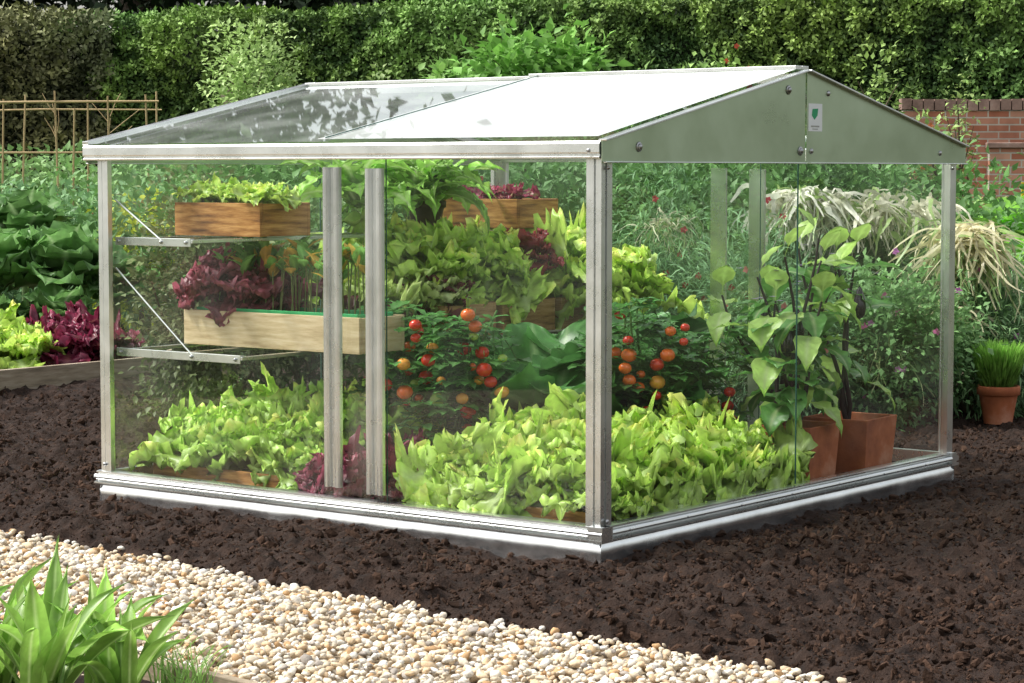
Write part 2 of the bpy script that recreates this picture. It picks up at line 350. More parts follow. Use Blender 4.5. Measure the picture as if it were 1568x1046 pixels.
def gable(y,sgn,nm):
    zs=1.188
    for k,(xa,xb) in enumerate(((-.03,RX-.002),(RX+.002,W+.03))):
        za=ZE1 if k==0 else ZR; zb=ZR if k==0 else ZE1
        yo=y+sgn*(.004 if k==0 else .008)
        extr(nm+'_panel',[(xa,zs),(xb,zs),(xb,zb),(xa,za)],'y',yo,yo+sgn*.003,M_galv,gh,.0008)
        bar(nm+'_verge',(xa,yo+sgn*.004,za+.002),(xb,yo+sgn*.004,zb+.002),.03,.006,M_alu,gh)
        box(nm+'_lip',(xa+.01,min(yo,yo+sgn*.014),zs-.004),(xb,max(yo,yo+sgn*.014),zs),M_alu,gh)
gable(-.018,-1,'gable'); gable(Lg+.03,1,'gable_end')
a=Acc()
for s in range(7):
    t=.12+s*.32
    for p,R0 in (((-.026,t,.085),0),((t,-.026,.085),1)):
        a.add(I2[0]*np.array([.002,.004,.004] if R0==0 else [.004,.002,.004])+np.array(p),I2[1],(.5,.5,.5))
for (x,z) in ((.16,1.232),(1.03,1.425),(RX-.035,1.226),(RX+.03,1.226),(RX+.14,1.42),(2.11,1.225)):
    a.add(I2[0]*np.array([.010,.006,.010])+np.array([x,-.030,z]),I2[1],(.5,.5,.5)); a.add(I2[0]*np.array([.016,.002,.016])+np.array([x,-.027,z]),I2[1],(.5,.5,.5))
for (yv,xv,z) in ((-.0,.02,.12),(-.0,.02,1.17),(0,2.25,1.17)):
    a.add(I2[0]*np.array([.007,.005,.007])+np.array([xv,-.012,z]),I2[1],(.5,.5,.5))
for (yv,z) in ((.02,1.22),(Lg-.02,.13)):
    a.add(I2[0]*np.array([.005,.007,.007])+np.array([-.037 if z>1.2 else -.012,yv,z]),I2[1],(.5,.5,.5))
a.obj('bolts',M_bolt,gh)
lab=box('maker_label',(RX+.010,-.0300,1.292),(RX+.100,-.0285,1.384),M_stick,gh,0)
polymesh('maker_label_leaf',[(RX+.030,-.0305,1.345),(RX+.048,-.0305,1.330),(RX+.068,-.0305,1.345),(RX+.072,-.0305,1.368),(RX+.034,-.0305,1.366)],[[0,1,2,3,4]],M_stickg,gh)
box('maker_label_text',(RX+.025,-.0306,1.306),(RX+.080,-.0302,1.311),M_bolt,gh,0)
box('maker_label_text.001',(RX+.035,-.0306,1.298),(RX+.070,-.0302,1.301),M_bolt,gh,0)
for k in (0,1):
    xa=-.03 if k==0 else W+.03
    ym=1.075
    for pi_,(y0,y1,dz) in enumerate(((-.01,ym+.02,.008),(ym-.02,Lg+.035,.0))):
        v=[(xa,y0,ZE1+.006+dz),(xa,y1,ZE1+.006+dz),(RX,y1,ZR+.006+dz),(RX,y0,ZR+.006+dz)]
        polymesh('roof_glass',v,[[0,3,2,1]] if k==0 else [[0,1,2,3]],M_roofsheen if (pi_==0 and k==0) else M_roof,gh)
        bar('ridge_bar',(RX+(-.022 if k==0 else .022),y0,ZR+.008+dz-.004),(RX+(-.022 if k==0 else .022),y1,ZR+.008+dz-.004),.04,.012,M_alu,gh)
    bar('roof_edge_bar',(xa,Lg+.038,ZE1+.008),(RX,Lg+.038,ZR+.008),.03,.012,M_alu,gh)
    bar('roof_seam',(xa,ym-.02,ZE1+.0185),(RX,ym-.02,ZR+.0185),.006,.003,M_edge,gh,bevel=0)
    bar('roof_inner_bar',(xa+(.04 if k==0 else -.04),Lg-.01,ZE1-.012),(RX,Lg-.01,ZR-.014),.02,.016,M_alu,gh)
bar('ridge_beam',(RX,0,ZR-.022),(RX,Lg,ZR-.022),.03,.03,M_alu,gh)
bar('tie_bar',(0,Lg*.5,ZE0+.012),(W,Lg*.5,ZE0+.012),.02,.018,M_alu,gh)
def pane(nm,p,q,z0,z1):
    polymesh(nm,[(p[0],p[1],z0),(q[0],q[1],z0),(q[0],q[1],z1),(p[0],p[1],z1)],[[0,1,2,3]],M_glass,gh)
def vedge(x,y,z0=.1,z1=1.2,w=.004): box('glass_edge',(x-w/2,y-w/2,z0),(x+w/2,y+w/2,z1),M_edge,gh,0)
for X0,sg in ((0,-1),(W,1)):
    pane('sliding_glass',(X0+sg*.004,.03),(X0+sg*.004,1.09),.11,1.198); pane('sliding_glass',(X0-sg*.008,.835),(X0-sg*.008,Lg-.02),.11,1.198)
    vedge(X0-sg*.008,.835,.11,1.198,.003)
    for yc in (1.0425,.863):
        prof=[(X0+sg*.010,yc-.036)]
        for c0,rr_ in ((-.023,.013),(.023,.013)):
            for i in range(7):
                t=math.pi*(1-i/6); prof.append((X0+sg*(.014+.016*math.sin(t)),yc+c0+rr_*math.cos(t)))
            if c0<0: prof+= [(X0+sg*.016,yc-.008),(X0+sg*.020,yc),(X0+sg*.016,yc+.008)]
        prof+= [(X0+sg*.010,yc+.036)]
        extr('door_pull',prof,'z',.14 if yc>1 else .130,1.172 if yc>1 else 1.168,M_alu,gh)
pane('gable_glass',(.03,.004),(RX+.0,.004),.11,1.198); pane('gable_glass',(RX+.004,.004),(W-.03,.004),.11,1.198)
vedge(RX+.002,.004,.11,1.198,.004)
pane('end_glass',(.03,Lg-.004),(W-.03,Lg-.004),.11,1.198); vedge(RX,Lg-.004)
def shelf(z,dep,ztop):
    y1=Lg-.03; y0=y1-dep
    for xs in (.045,W-.045):
        bar('shelf_arm',(xs,y1,z),(xs,y0,z),.004,.028,M_alu,gh); bar('shelf_arm_lip',(xs+.010,y1,z+.012),(xs+.010,y0,z+.012),.016,.003,M_alu,gh)
        a=Acc(); tube(a,[(xs,y1,ztop),(xs,y0+dep*.38,z+.005)],.0035,(.6,.6,.6),8); a.obj('shelf_brace',M_alu,gh)
        a=Acc()
        for q in (y0+.02,y0+dep*.38,y1-.02): a.add(I2[0]*.007+np.array([xs-.004,q,z]),I2[1],(.5,.5,.5))
        a.obj('shelf_bolt',M_bolt,gh)
    for q in (y0,y0+dep*.5,y1-.02):
        bar('shelf_rail',(.045,q,z+.004),(W-.045,q,z+.004),.018,.012,M_alu,gh)
shelf(.915,.37,1.06); shelf(.525,.60,.82)

# ---------------------------------------------------------------- plants
LG=np.array([.54,.76,.15]); LMID=np.array([.72,.86,.44])
def lettuce_into(acc,p,R=.2,n=34,col=LG,mid=LMID,hgt=1.0,lobes=.25,ruf=.20,mixred=0.):
    n=int(n*1.35); small=R<.1
    for i in range(n):
        t=(i+.5)/n; az=i*2.39996+rng.normal(0,.3)
        L=R*(1.25-.5*t)*rng.uniform(.7,1.2)*(.7+.5*hgt); Wd=L*rng.uniform(.28,.42)
        a0=math.radians(25+60*t)+rng.normal(0,.18); dr=math.radians(90-20*t)*rng.uniform(.4,1.7)
        a0=min(a0*(.8+.25*hgt),1.45)
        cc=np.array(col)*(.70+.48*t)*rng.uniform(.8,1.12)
        if rng.random()<mixred: cc=np.array([.16,.035,.05])
        o=np.array(p)+np.array([math.cos(az),math.sin(az),0])*R*.18*(1-t)+np.array([0,0,.02+R*.2*t])
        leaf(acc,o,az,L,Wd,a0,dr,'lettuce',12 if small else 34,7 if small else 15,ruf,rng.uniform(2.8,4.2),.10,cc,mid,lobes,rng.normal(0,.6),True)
def lettuce(p,name='lettuce_plant',parent=None,**k):
    a=Acc(); lettuce_into(a,p,**k); return a.obj(name,M_leaf,origin=tuple(map(float,p)),parent=None)
RED=np.array([.20,.025,.06]); RMID=np.array([.36,.06,.10])
for (x,y,R,h) in ((.33,1.96,.17,1.15),(.36,1.75,.19,1.25),(.34,1.53,.18,1.15),(.30,1.33,.13,.9),(.60,1.64,.2,1.55),(.66,1.9,.2,1.45),(.62,1.40,.2,1.3)):
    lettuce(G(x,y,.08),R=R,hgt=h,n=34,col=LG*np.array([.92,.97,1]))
lettuce(G(.15,1.13,.05),'red_lettuce_plant',R=.13,hgt=1.15,col=RED,mid=RMID,n=36,ruf=.2)
lettuce(G(.15,.97,.05),'red_lettuce_plant',R=.13,hgt=1.2,col=RED,mid=RMID,n=36,ruf=.2)
lettuce(G(.34,1.06,.05),'red_lettuce_plant',R=.15,hgt=1.25,col=RED,mid=RMID,n=36,ruf=.2)
for (x,y,R,h) in ((.30,.72,.18,1.1),(.28,.53,.19,1.15),(.29,.32,.19,1.15),(.50,.64,.20,1.5),(.50,.40,.21,1.5),(.24,.16,.13,.9),
                  (.55,.20,.20,1.1),(.80,.22,.20,1.15),(1.03,.22,.19,1.15),(1.20,.26,.16,1.1),(.75,.46,.2,1.4),(1.0,.45,.2,1.3),(1.20,.48,.18,1.3)):
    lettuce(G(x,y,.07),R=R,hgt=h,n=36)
def planter(name,x0,x1,y0,y1,z,h,mat,t=.014,rz=0.):
    e=empty(name,tuple(G((x0+x1)/2,(y0+y1)/2,z)),TH+rz); a,b=(x1-x0)/2,(y1-y0)/2
    box('board_front',(-a,-b,0),(-a+t,b,h),mat,e,.002); box('board_back',(a-t,-b,0),(a,b,h),mat,e,.002)
    box('board_side',(-a+t+.001,-b,0.001),(a-t-.001,-b+t,h-.002),mat,e,.002); box('board_end',(-a+t+.001,b-t,0.001),(a-t-.001,b,h-.002),mat,e,.002)
    box('soil_fill',(-a+t,-b+t,.005),(a-t,b-t,h*.8),M_soil,e,0)
    return e
planter('wooden_tray',.10,.44,.10,.84,.02,.105,M_woodr); planter('wooden_tray',.16,.50,1.24,2.06,.02,.105,M_woodr)
planter('wooden_tray',.48,1.34,.08,.36,.02,.105,M_woodr)
planter('wooden_planter',.30,.56,1.66,2.08,.93,.118,M_woodr)
planter('wooden_planter',1.78,2.06,1.66,2.08,.93,.118,M_woodr)
for (x,y) in ((.36,1.72),(.45,1.73),(.38,1.82),(.48,1.84),(.37,1.91),(.46,1.94),(.37,2.01),(.5,2.02)): lettuce(G(x,y,1.025),'young_lettuce',R=.065,n=14,hgt=1.1,col=LG*1.05,lobes=.2)
for (x,y) in ((1.86,1.75),(1.97,1.80),(1.86,1.86),(1.96,1.93),(1.87,2.0)): lettuce(G(x,y,1.025),'young_red_lettuce',R=.055,n=13,hgt=.9,col=np.array([.40,.06,.13]),mid=(.35,.4,.15),lobes=.2)
planter('long_wooden_planter',.34,.58,1.24,2.08,.537,.125,M_woodp)
e=planter('seed_tray',.365,.555,1.27,2.04,.60,.072,M_tray,t=.006)
for k in range(3):
    a=Acc()
    for i in range(15):
        o=G(rng.uniform(.39,.53),1.32+.22*k+rng.uniform(0,.22),.66); h=rng.uniform(.14,.24)
        tip=o+np.array([rng.normal(0,.012),rng.normal(0,.012),h]); tube(a,[o,(o+tip)/2,tip],.0028,(.25,.30,.10),5)
        for j in range(5):
            leaf(a,tip-np.array([0,0,rng.uniform(0,h*.3)]),rng.uniform(0,6.28),rng.uniform(.06,.10),.020,rng.uniform(.6,1.4),.8,'ovate',8,5,.08,2,.2,np.array([.26,.52,.13]) if rng.random()<.75 else np.array([.80,.52,.12]))
    a.obj('seedling_plant',M_leaf)
for (x,y) in ((.46,1.97),(.48,1.88)): lettuce(G(x,y,.66),'red_lettuce_plant',R=.14,n=26,hgt=1.3,col=RED*np.array([1.6,3.4,2.0]),mid=RMID,ruf=.2)
def terr_round(name,p,r,h,mat,parent=None):
    e=empty(name,tuple(p)); n=28; pr=[(r*.68,0),(r*.92,h*.74),(r*.94,h*.76),(r*1.04,h*.77),(r*1.05,h*.98),(r*1.02,h),(r*.93,h),(r*.9,h*.86),(0.001,h*.86)]
    v=[];f=[]
    for (q,z) in pr:
        for i in range(n): t=2*math.pi*i/n; v.append((q*math.cos(t),q*math.sin(t),z))
    for j in range(len(pr)-1):
        for i in range(n): f.append([j*n+i,j*n+(i+1)%n,(j+1)*n+(i+1)%n,(j+1)*n+i])
    polymesh('pot_body',v,f,mat,e,smooth=True)
    a=Acc(); a.add(I2[0]*np.array([r*.9,r*.9,.012])+np.array([0,0,h*.87]),I2[1],(.04,.02,.015)); a.obj('pot_soil',M_clod,e)
    return e
M_darkpot=mat_ramp('dark_pot',[(.3,(.05,.032,.025)),(.7,(.10,.065,.045))],8,.6,.1,30,.002)
terr_round('plant_pot',G(1.38,1.80,.93),.075,.115,M_darkpot)
for (x,y,nn) in ((1.0,1.82,28),(1.22,1.74,26),(1.42,1.80,34)):
    a=Acc()
    for i in range(nn):
        t=i/nn
        leaf(a,G(x,y,1.02),i*2.4+rng.normal(0,.3),rng.uniform(.26,.42),rng.uniform(.030,.046),math.radians(35+50*t),math.radians(rng.uniform(70,140)),'strap',34,7,.12,6,.15,np.array([.42,.72,.15])*rng.uniform(.6,1.2),(.72,.85,.45),.55,rng.normal(0,.6))
    a.obj('chicory_plant',M_leaf)
for (x0,x1) in ((1.05,1.36),(1.40,1.74),(1.78,2.12)):
    planter('wooden_crate',x0,x1,1.44,1.90,.537,.125,M_wood)
    lettuce(G((x0+x1)/2,1.66,.70),R=.17,n=34,hgt=1.3,col=LG*1.1); lettuce(G((x0+x1)/2+.02,1.84,.66),R=.2,n=24,hgt=1.5,col=LG*1.1)
lettuce(G((1.57),1.62,.69),R=.14,n=26,hgt=1.2,col=LG*1.1)
lettuce(G(2.02,1.40,.60),R=.20,n=36,hgt=1.2,col=LG*1.05); lettuce(G(.98,1.66,.56),R=.18,n=36,hgt=1.05,col=np.array([.50,.62,.2]),mixred=.15); 
lettuce(G(1.72,1.60,.76),'red_lettuce_plant',R=.11,n=20,hgt=1.3,col=RED*np.array([1.5,2,1]),mid=RMID,ruf=.2)
lettuce(G(1.14,1.54,.66),R=.11,n=26,hgt=.8,col=np.array([.48,.56,.22]),mixred=.3)
def cabbage(p,R=.28,n=16,name='cabbage_plant',col=(.055,.17,.045),hgt=1.,prof='cabbage',wr=1.,ruf=.07):
    a=Acc(); tube(a,[p,np.array(p)+[0,0,.12*hgt]],.016,(.2,.3,.12),8)
    for i in range(n):
        t=i/n; leaf(a,np.array(p)+[0,0,.05+.1*t],i*2.4+rng.normal(0,.2),R*rng.uniform(.9,1.25),wr*R*rng.uniform(.40,.52),math.radians(30+48*t),math.radians(rng.uniform(35,80)),prof,22,13,ruf,3,.25,np.array(col)*rng.uniform(.6,1.5),(.40,.55,.28),.05,rng.normal(0,.4))
    return a.obj(name,M_leaf)
for (x,y,z,R) in ((1.0,.98,.16,.30),(.85,.78,.1,.3),(1.25,1.05,.18,.3),(1.3,.78,.16,.3),(1.1,1.3,.12,.28),(1.65,.95,.25,.3)): cabbage(G(x,y,z),R,20,col=(.09,.25,.065),ruf=.10)
def tomato(p,h,name='tomato_plant',nf=22,spread=.17):
    p=np.array(p); e=empty(name,tuple(p)); a=Acc(); fr=Acc()
    for s in range(3):
        q=p+np.array([rng.normal(0,.03),rng.normal(0,.03),0]); tip=p+np.array([rng.normal(0,spread*.5),rng.normal(0,spread*.5),h])
        pts=[q+(tip-q)*t+np.array([math.sin(t*5+s)*.02,math.cos(t*4+s)*.02,0]) for t in np.linspace(0,1,8)]
        tube(a,pts,np.linspace(.008,.004,8),(.12,.25,.06),6)
        for j in range(17):
            t=rng.uniform(.12,1); b=q+(tip-q)*t; az=rng.uniform(0,6.28); Lr=rng.uniform(.12,.23)
            ts=np.linspace(0,1,6); el=rng.uniform(.1,.9)
            rp=[b+np.array([math.cos(az)*Lr*x,math.sin(az)*Lr*x,Lr*(el*x-.9*x*x)]) for x in ts]
            tube(a,rp,.002,(.1,.22,.05),4)
            for x in range(1,6):
                for sd_ in (-1,1):
                    leaf(a,rp[x],az+sd_*1.0+rng.normal(0,.3),rng.uniform(.05,.085),rng.uniform(.018,.028),rng.uniform(-.2,.6),rng.uniform(.4,1.2),'ovate',8,5,.10,3,.12,np.array([.09,.25,.06])*rng.uniform(.7,1.7),(.14,.3,.09),.2)
            leaf(a,rp[5],az,.08,.028,.1,.8,'ovate',8,5,.1,3,.12,(.08,.2,.05),None,.2)
    vd=nrm(np.array([-p[0],-p[1],0])); rt=np.array([-vd[1],vd[0],0])
    i=0; pts=[]
    while i<nf:      # trusses of 3-6 fruits, scattered unevenly over the plant
        cx_,cz_=rng.uniform(-1,1)*spread*1.15,h*rng.uniform(.40,1.0); depth=rng.uniform(.10,.19)
        for k in range(rng.integers(3,7)):
            r=rng.uniform(.016,.029); lx_,lz_=cx_+rng.normal(0,.026),cz_-.030*k+rng.normal(0,.012)
            i+=1
            if any((lx_-q[0])**2+(lz_-q[1])**2<(.85*(r+q[2]))**2 for q in pts): continue
            pts.append((lx_,lz_,r)); o=p+rt*lx_+vd*(depth+rng.normal(0,.012))+np.array([0,0,lz_])
            low=k>=3
            col=[(.60,.030,.012),(.74,.13,.015),(.80,.33,.05),(.30,.42,.08)][rng.choice(4,p=[.55,.27,.08,.10] if not low else [.30,.25,.20,.25])]
            fr.add(I3[0]*np.array([1,1,.88])*r+o,I3[1],col)
            for q in range(5): leaf(a,o+[0,0,r*.85],q*1.256+i,r*.9,r*.16,.3,1.1,'ovate',4,3,0,1,0,(.1,.25,.05))
            tube(a,[o+[0,0,r*.8],o+[0,0,r*1.2+.02],o-vd*.03+[0,0,r+.035]],.0015,(.1,.25,.05),4)
    for k in range(16):
        o=p+rt*rng.uniform(-1,1)*spread*1.2+vd*rng.uniform(.10,.22)+np.array([0,0,h*rng.uniform(.35,1.0)])
        for q in range(3): leaf(a,o,rng.uniform(0,6.28),rng.uniform(.06,.09),.024,rng.uniform(-.2,.6),.9,'ovate',8,5,.1,3,.12,np.array([.09,.25,.06])*rng.uniform(.7,1.7),(.14,.3,.09),.2)
    a.obj('vine',M_leaf,e,origin=p).location=(0,0,0); fr.obj('tomatoes',M_fruit,e,origin=p).location=(0,0,0)
tomato(G(.60,1.10,.10),.58,nf=50,spread=.17); tomato(G(.80,1.36,.08),.60,nf=14); tomato(G(1.22,.70,.14),.56,nf=40,spread=.14); tomato(G(1.5,.66,.1),.5,nf=10)
def sqpot(name,x,y,z,w,h):
    e=empty(name,tuple(G(x,y,z)),TH+.06); b=w*.5;t=w*.43;k=.012
    v=[(-t,-t,0),(t,-t,0),(t,t,0),(-t,t,0),(-b,-b,h),(b,-b,h),(b,b,h),(-b,b,h),(-b+k,-b+k,h),(b-k,-b+k,h),(b-k,b-k,h),(-b+k,b-k,h),(-b+k,-b+k,h-.03),(b-k,-b+k,h-.03),(b-k,b-k,h-.03),(-b+k,b-k,h-.03)]
    f=[[0,3,2,1]]+[[i,(i+1)%4,4+(i+1)%4,4+i] for i in range(4)]+[[4+i,4+(i+1)%4,8+(i+1)%4,8+i] for i in range(4)]+[[8+i,8+(i+1)%4,12+(i+1)%4,12+i] for i in range(4)]
    polymesh('pot_body',v,f,M_terra,e,.003); polymesh('pot_soil',v[12:16],[[0,1,2,3]],M_soil,e); return e
sqpot('square_terracotta_pot',1.50,.21,.02,.235,.25); sqpot('square_terracotta_pot',1.93,.23,.02,.26,.24)
def aubergine(p,h,name='aubergine_plant',fruit=2):
    p=np.array(p); e=empty(name,tuple(p)); a=Acc()
    for s in range(3):
        tip=p+np.array([rng.normal(0,.10),rng.normal(0,.08),h*rng.uniform(.8,1)])
        pts=[p+(tip-p)*t+np.array([.02*math.sin(6*t+s*2),.02*math.cos(5*t+s),0])*(t>0) for t in np.linspace(0,1,9)]
        tube(a,pts,np.linspace(.010,.004,9),(.05,.035,.035),7)
        for j in range(9):
            t=rng.uniform(.25,1); b=pts[int(t*8)]; az=rng.uniform(0,6.28); hang=rng.random()<.5
            cc=np.array([.13,.32,.075]) if rng.random()<.6 else np.array([.40,.60,.15])
            leaf(a,b,az,rng.uniform(.17,.27),rng.uniform(.042,.065),.5 if not hang else .2,1.0 if not hang else 1.9,'petiole',18,9,.11,3,.12,cc,(.45,.55,.27),.08,rng.normal(0,.3))
        leaf(a,pts[-1],rng.uniform(0,6),.16,.045,1.2,.9,'petiole',12,7,.05,2,.1,(.42,.62,.15))
    a.obj('stems_and_leaves',M_leaf,e,origin=p).location=(0,0,0)
    fr=Acc()
    for k in range(fruit):
        o=p+np.array([rng.normal(0,.06),rng.normal(-.03,.05),h*rng.uniform(.45,.75)])
        sv=I3[0].copy(); sv[:,:2]*=(.75-.3*sv[:,2:3]); fr.add(sv*np.array([.03,.03,.06])+o,I3[1],(.015,.006,.018))
    if fruit: fr.obj('fruit',M_fruit,e,origin=p).location=(0,0,0)
    fl=Acc()
    for k in range(6):
        o=p+np.array([rng.normal(0,.08),rng.normal(0,.08),h*rng.uniform(.6,.95)])
        for q in range(5): leaf(fl,o,q*1.256,.018,.008,.2,.3,'ovate',4,3,0,1,0,(.38,.28,.5))
    fl.obj('flowers',M_leaf,e,origin=p).location=(0,0,0)
aubergine(G(1.45,.22,.22),.60,fruit=1); aubergine(G(1.55,.25,.22),.72,fruit=1); aubergine(G(1.93,.24,.22),.70,fruit=2); aubergine(G(1.75,.40,.2),.62,fruit=1)

# ---- generic bushes
def bush(name,cx,cy,rx,ry,z0,z1,n,ls,cd,cl,ncl=30,tmpl='L',flower=None,nfl=0,boxy=False,stems=6,sig=.2,ang=0.,mat=None,fsz=.02):
    a=Acc(); cd=np.array(cd);cl=np.array(cl)
    if boxy: c=np.stack([rng.uniform(-1,1,ncl),rng.uniform(-1,1,ncl),rng.uniform(0,1,ncl)**.7],1)
    else:
        u=nrm(rng.normal(size=(ncl,3))); c=u*(rng.random((ncl,1))**.45); c[:,2]=c[:,2]*.5+.5
    g=rng.integers(0,ncl,n)
    P=c[g]+rng.normal(size=(n,3))*np.array([sig,sig,sig*.7])
    hgt=np.clip(P[:,2],0,1.15)
    sR=np.array([rx,ry])*np.ones((n,2))
    x=P[:,0]*sR[:,0]; y=P[:,1]*sR[:,1]; ca,sa=math.cos(ang),math.sin(ang)
    pos=np.stack([cx+x*ca-y*sa,cy+x*sa+y*ca,z0+hgt*(z1-z0)],1)
    outd=np.stack([P[:,0],P[:,1],(P[:,2]-.4)*1.2],1)
    if boxy: outd[:,0]*=.2
    D=nrm(nrm(outd)*.8+rng.normal(size=(n,3))*.6+np.array([0,-.1,-.05]))
    R=frames_dir(D,np.array([0,0,1.])+rng.normal(size=(n,3))*.35)
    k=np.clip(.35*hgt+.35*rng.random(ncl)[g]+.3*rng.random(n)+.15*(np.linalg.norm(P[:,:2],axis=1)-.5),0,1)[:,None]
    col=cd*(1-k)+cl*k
    T=(LV,LF) if tmpl=='L' else (KV,KF) if tmpl=='K' else (NV,KF)
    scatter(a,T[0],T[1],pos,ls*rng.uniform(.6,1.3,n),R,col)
    if nfl:
        m=rng.integers(0,n,nfl); fp=pos[m]+outd[m]*.06*np.array([rx,ry,1])+np.array([0,-.03,.03])
        fc=np.array(flower)[rng.integers(0,len(flower),nfl)]*rng.uniform(.7,1.1,(nfl,1))
        for q in range(5):
            an=q*1.257; dd=np.tile([math.cos(an),-.25,math.sin(an)],(nfl,1))+rng.normal(0,.2,(nfl,3))
            scatter(a,KV*np.array([1,1.6,1]),KF,fp,np.full(nfl,fsz*1.3),frames_dir(dd,np.tile([0,-1.,.4],(nfl,1))),fc)
    for s in range(stems):
        t=c[rng.integers(0,ncl)]; q=np.array([cx+t[0]*rx*ca-t[1]*ry*sa,cy+t[0]*rx*sa+t[1]*ry*ca,z0+t[2]*(z1-z0)])
        b=np.array([cx+(t[0]*rx*ca*(.9 if boxy else .15)),cy+(t[0]*rx*sa*(.9 if boxy else .15)),-.05]); mdp=(b+q)/2+rng.normal(0,.03,3)
        tube(a,[b,mdp,q],[.012,.009,.004],(.10,.08,.04),5)
    return a.obj(name,mat or M_fol)
DG=(.026,.062,.018)
PK=[(.62,.22,.55),(.65,.18,.38)]
for i,(x,y,rx,z1,c1,c2,tm,ls,fl) in enumerate([
 (-1.42,10.9,.34,1.02,(.06,.07,.03),(.24,.30,.12),'L',.04,None),
 (-.95,11.3,.5,1.08,DG,(.18,.32,.10),'L',.05,None),(-.4,11.4,.5,1.12,DG,(.15,.32,.10),'L',.055,[(.6,.05,.1)]),
 (.2,11.5,.5,1.15,DG,(.14,.31,.09),'L',.055,None),(.75,11.0,.45,1.0,(.03,.08,.03),(.24,.46,.20),'N',.06,[(.5,.06,.08)]),
 (1.2,10.6,.4,.82,(.05,.12,.05),(.30,.52,.26),'N',.07,[(.5,.05,.08),(.6,.2,.2)]),(1.5,11.6,.5,1.12,DG,(.16,.34,.10),'L',.055,None),
 (1.75,10.6,.35,.66,(.04,.10,.04),(.28,.50,.18),'K',.04,PK),(2.25,11.1,.36,.66,(.05,.12,.05),(.32,.52,.24),'N',.08,PK),
 (2.05,12.0,.5,1.02,DG,(.19,.38,.12),'L',.055,PK),(2.75,12.2,.4,.62,DG,(.21,.42,.13),'L',.06,PK)]):
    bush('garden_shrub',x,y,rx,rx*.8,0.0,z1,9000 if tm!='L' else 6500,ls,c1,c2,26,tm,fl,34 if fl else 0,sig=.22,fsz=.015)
def strands(name,x,y,z,n,L,spread,col,W=.006,out=.5):
    a=Acc(); col=np.array(col)
    for i in range(n):
        o=np.array([x+rng.normal(0,spread),y+rng.normal(0,spread*.6),z+rng.normal(0,spread*.3)]); m=11
        az=rng.uniform(0,6.28); v=np.array([math.cos(az)*out,math.sin(az)*out*.6,rng.uniform(-.1,.55)]); st=L*rng.uniform(.4,1.2)/m
        P=[o]; 
        for j in range(m):
            v=v+np.array([rng.normal(0,.36),rng.normal(0,.36),-.24+rng.normal(0,.22)]); P.append(P[-1]+nrm(v)*st)
        P=np.array(P); P[:,2]=np.maximum(P[:,2],.01)
        sdv=nrm(np.cross(np.gradient(P,axis=0),rng.normal(size=3))); w=W*rng.uniform(.5,1.5)*np.linspace(1,.25,m+1)[:,None]
        c=col*rng.uniform(.6,1.15); 
        if rng.random()<.18: c=np.array([.34,.48,.17])
        V=np.concatenate([P-sdv*w,P+sdv*w]); F=[[j,j+1,m+1+j+1,m+1+j] for j in range(m)]
        a.add(V,F,c)
    return a.obj(name,M_leaf)
PALE=(.86,.80,.52)
strands('onion_foliage',2.18,11.0,.84,300,.45,.07,PALE,.010,.45)
strands('onion_foliage',1.42,11.2,1.02,280,.28,.08,(.88,.87,.74),.014,.6); strands('onion_foliage',1.80,11.3,.98,200,.28,.12,(.82,.80,.62),.012,.8)
strands('onion_foliage',2.0,11.0,.50,120,.35,.09,PALE,.007,.6); strands('onion_foliage',.72,10.9,.92,70,.2,.06,(.65,.65,.45),.006,.8)
strands('ornamental_grass',1.78,10.6,.36,160,.36,.09,(.54,.60,.28),.005,.8)
terr_round('terracotta_pot',(2.25,10.62,-.005),.095,.175,M_terra)
a=Acc(); n=2200; az=rng.uniform(0,6.28,n); rr=np.sqrt(rng.random(n))
D=np.stack([np.cos(az)*rr*.5,np.sin(az)*rr*.5,np.ones(n)],1); 
hh_=rng.random(n)
bs=np.stack([np.cos(az)*rr*(.07+.04*hh_),np.sin(az)*rr*(.07+.04*hh_),.15+hh_*.16],1)
col=np.array([.26,.50,.09])*(.5+.8*hh_[:,None])*rng.uniform(.7,1.2,(n,1))
scatter(a,np.array([[0,0,0],[.5,.06,.02],[1,0,0],[.5,-.06,.02]]),KF,bs+np.array([2.25,10.62,0]),rng.uniform(.05,.09,n),frames_dir(D,rng.normal(size=(n,3))),col)
a.obj('rosemary_plant',M_leaf)
def bed(name,pts,h=.12,t=.03,mat=M_wood):
    e=empty(name,(pts[0][0],pts[0][1],0))
    for i in range(len(pts)-1):
        p=np.array([*pts[i],h/2-.02])-np.array([pts[0][0],pts[0][1],0]);q=np.array([*pts[i+1],h/2-.02])-np.array([pts[0][0],pts[0][1],0])
        bar('edge_board',p,q,t,h+.03+.002*i,mat,e,bevel=.003)
    return e
M_woodg=mat_ramp('wood_grey',[(.3,(.18,.14,.10)),(.5,(.35,.28,.20)),(.7,(.48,.40,.31))],5,.85,.4,15,.004,stretch=(1,1,9))
bed('raised_bed_edging',[(-3.6,11.2),(-2.72,12.05),(-2.05,12.95),(-1.9,14.5)],mat=M_woodg)
bed('raised_bed_edging',[(2.5,13.2),(4.6,12.4)],.14,mat=M_woodg); bed('raised_bed_edging',[(3.1,16.5),(6.5,15.2)],.2,mat=M_woodg)
for (x,y,R,c) in ((-2.80,12.75,.19,LG),(-2.95,13.1,.22,LG),(-3.25,13.2,.24,LG)): lettuce((x,y,.05),R=R,n=34,col=c,hgt=1.2)
for (x,y,R) in ((-2.50,12.95,.17),(-2.36,13.15,.15),(-2.58,13.3,.20)): lettuce((x,y,.06),'red_lettuce_plant',R=R,n=26,hgt=1.45,col=RED,mid=(.25,.10,.08))
